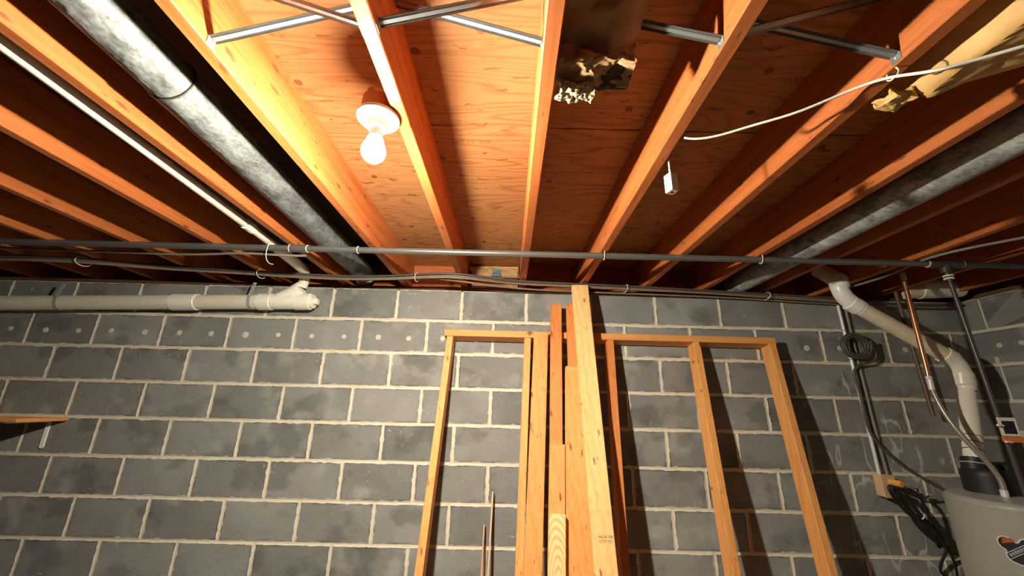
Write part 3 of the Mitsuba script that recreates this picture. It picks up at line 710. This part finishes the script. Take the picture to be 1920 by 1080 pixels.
STK = 28
def on_tank(poly2d, lift, mat, name):
    """Wraps a flat outline (u along the shell from the chosen bearing, v up) on the tank as a thin patch."""
    from shapely.geometry import Polygon
    m = trimesh.creation.extrude_polygon(poly2d, .0006, engine='earcut')
    v, f = trimesh.remesh.subdivide_to_size(m.vertices, m.faces, .012)
    th = math.radians(180 + STK) + v[:, 0] / HR
    r = HR + lift + v[:, 2]
    q = np.stack([HX + r * np.cos(th), HY + r * np.sin(th), HZ - .185 + v[:, 1]], -1)
    obj(name, trimesh.Trimesh(q, f, process=False), mat, stk, False)
from shapely.geometry import Polygon, Point
from shapely import affinity, union_all
stk = thing('sticker', 'dark emblem sticker with a pale edge and a slanted band on the water heater', 'sticker')
blob = union_all([Point(-.030, .022).buffer(.026), Point(.030, .026).buffer(.026), Point(0, -.018).buffer(.034), Point(-.014, -.022).buffer(.026), Point(.03, -.02).buffer(.022)]).buffer(.008).buffer(-.006)
on_tank(blob, 0, 'sticker_white', 'border')
on_tank(blob.buffer(-.005), .0008, 'sticker_black', 'ground')
on_tank(affinity.rotate(affinity.translate(Polygon([(-.022, 0), (.022, 0), (.014, .016), (-.010, .020)]), -.022, .026), 20, origin=(-.022, .026)), .0016, 'sticker_red', 'red_roof')
on_tank(affinity.rotate(Polygon([(-.05, -.011), (.05, -.011), (.05, .011), (-.05, .011)]), 38, origin=(0, 0)).intersection(blob.buffer(-.003)), .0016, 'sticker_white', 'band_edge')
on_tank(affinity.rotate(Polygon([(-.05, -.009), (.05, -.009), (.05, .009), (-.05, .009)]), 38, origin=(0, 0)).intersection(blob.buffer(-.006)), .0024, 'sticker_black', 'band')
for i in range(7):
    u = -.033 + .011 * i
    zig = Polygon([(u - .004, -.006), (u - .0018, -.006), (u, .001), (u + .0022, -.006), (u + .0042, -.006), (u + .0042, .006), (u + .002, .006), (u, .0035), (u - .002, .006), (u - .004, .006)])
    zig = affinity.rotate(zig, 38, origin=(0, 0))
    if blob.buffer(-.008).contains(zig): on_tank(zig, .0032, 'sticker_blue', 'letter')

# conduit, cable coil and outlet on the wall
em = thing('conduit', 'thin shiny metal conduit running down the wall to the outlet box', 'conduit')
obj('pipe', tube(np.linspace((2.985, -.018, -.02), (2.999, -.018, -1.03), 8), .0092, 14), 'steel', em, 30)
for z in (-.205, -.255, -.385):
    obj('clip', ring((2.988, -.018, z), (0, 0, 1), .0105, .0022, 16, 6), 'strap_metal', em, True)
    obj('clip_base', beam((2.975 if z < -.22 else 3.0, -.004, z), (2.960 if z < -.22 else 3.022, -.004, z), (0, 0, 1), .012, .003, .0005), 'strap_metal', em, False)
tag(obj('cable', tube(spline([(3.03, -.018, -.02), (3.035, -.012, -.3), (3.038, -.012, -.6), (3.042, -.012, -.85), (3.048, -.014, -1.03)], 30), .0075, 8), 'cable_grey', smooth=True), 'grey cable running down the wall beside the shiny conduit', 'cable')
cc = []
for k in range(6 * 28):
    a = 2 * math.pi * k / 28; t = k / 28
    rr = .082 - .0135 * abs((t % 4) - 2)
    cc.append((3.010 + rr * math.cos(a), -.030 - .0055 * t, -.306 + rr * .94 * math.sin(a)))
cc += [(3.085, -.07, -.28), (3.108, -.055, -.33), (3.118, -.045, -.375), (3.09, -.04, -.40), (3.03, -.035, -.415), (2.992, -.03, -.44), (2.985, -.028, -.55), (2.985, -.028, -.70), (3.0, -.03, -.82), (3.06, -.04, -.915), (3.15, -.06, -1.0), (3.22, -.09, -1.05), (3.26, -.12, -1.085)]
tag(obj('coiled_cable', tube(spline(cc, 420), .0075, 8), 'cable_dark', smooth=True), 'coil of dark cable hung on the wall under the waste pipe', 'cable')
ob = thing('outlet_box', 'metal outlet box tinted as if lit orange, with an orange plug at the foot of the conduit', 'outlet')
obj('box', box(2.970, 3.040, -.055, -.002, -1.128, -1.018, .003), 'outlet_lit_tan', ob, False)
obj('cover', box(2.967, 3.043, -.059, -.055, -1.131, -1.015, .0015), 'outlet_lit_tan', ob, False)
obj('plug', cyl((3.010, -.058, -1.050), (3.020, -.118, -1.052), .017, 18), 'plug_orange', ob, label='orange plug')
obj('plug', cyl((3.008, -.058, -1.088), (3.014, -.102, -1.090), .016, 18), 'black_rubber', ob, label='black plug')
def cord(pts, r, n=60): return tube(spline(pts, n), r, 8)
tag(obj('power_cord', cord([(3.020, -.112, -1.052), (3.05, -.125, -1.060), (3.09, -.12, -1.072), (3.11, -.10, -1.075), (3.14, -.08, -1.12), (3.17, -.06, -1.13), (3.22, -.08, -1.10)], .0045), 'cable_grey', smooth=True), 'thin grey cord leaving the orange plug', 'cord')
lp_ = []
for k in range(4 * 20):
    a = 2 * math.pi * k / 20; t = k / 20
    u, v = .100 * math.cos(a), (.022 + .006 * math.sin(t * 2.2)) * math.sin(a)
    c = V(3.035, -.085 - .006 * t, -1.145)
    lp_.append(c + V(.62, 0, -.78) * u + V(.78, 0, .62) * (v + .006 * math.cos(3.1 * t)))
tag(obj('power_cord', cord([(3.014, -.10, -1.09), (3.02, -.12, -1.10)] + lp_[6:] + [(3.12, -.10, -1.24), (3.16, -.1, -1.30), (3.2, -.09, -1.36), (3.22, -.06, -1.6)], .0062, 360), 'black_rubber', smooth=True), 'black power cord bundled in loops under the outlet', 'cord')
lp2 = []
for k in range(3 * 20):
    a = 2 * math.pi * k / 20; t = k / 20
    u, v = .085 * math.cos(a), .024 * math.sin(a)
    lp2.append(V(3.125, -.075 - .007 * t, -1.275) + V(.68, 0, -.73) * u + V(.73, 0, .68) * (v + .005 * t))
tag(obj('power_cord', cord([(3.03, -.11, -1.075), (3.08, -.115, -1.09)] + lp2 + [(3.2, -.07, -1.38), (3.26, -.05, -1.5)], .0062, 260), 'black_rubber', smooth=True), 'second black cord looped lower against the water heater', 'cord')
tag(obj('cord_wrap', ring((3.092, -.095, -1.208), (.66, 0, -.75), .020, .0035, 20, 6), 'tie_white', smooth=True), 'pale twist tie around the looped black cords', 'tie')

# tag on the gas drop
gv = thing('gas_tag', 'pale framed tag with a dark window and an orange foot on the black drop pipe', 'tag')
gx, gy, gz = 3.036, -.622, -.745
R1 = trimesh.transformations.rotation_matrix(-.55, (0, 0, 1), (gx, gy, 0))
def g(m): return m.apply_transform(R1.copy())
obj('frame', g(box(gx - .004, gx + .050, gy - .006, gy + .006, gz - .032, gz + .044, .002)), 'tag_white', gv, False)
obj('window', g(box(gx + .005, gx + .041, gy - .0075, gy - .005, gz - .022, gz + .030, .0005)), 'screen_dark', gv, False)
obj('foot', g(box(gx - .006, gx + .056, gy - .012, gy + .008, gz - .056, gz - .033, .002)), 'tag_orange', gv, False)
obj('clip', cyl((gx - .026, gy - .012, gz + .012), (gx + .0, gy - .012, gz + .010), .005, 10), 'tie_white', gv)
obj('clip', cyl((gx - .016, gy - .014, gz - .054), (gx + .012, gy - .014, gz - .056), .0045, 10), 'tie_white', gv)
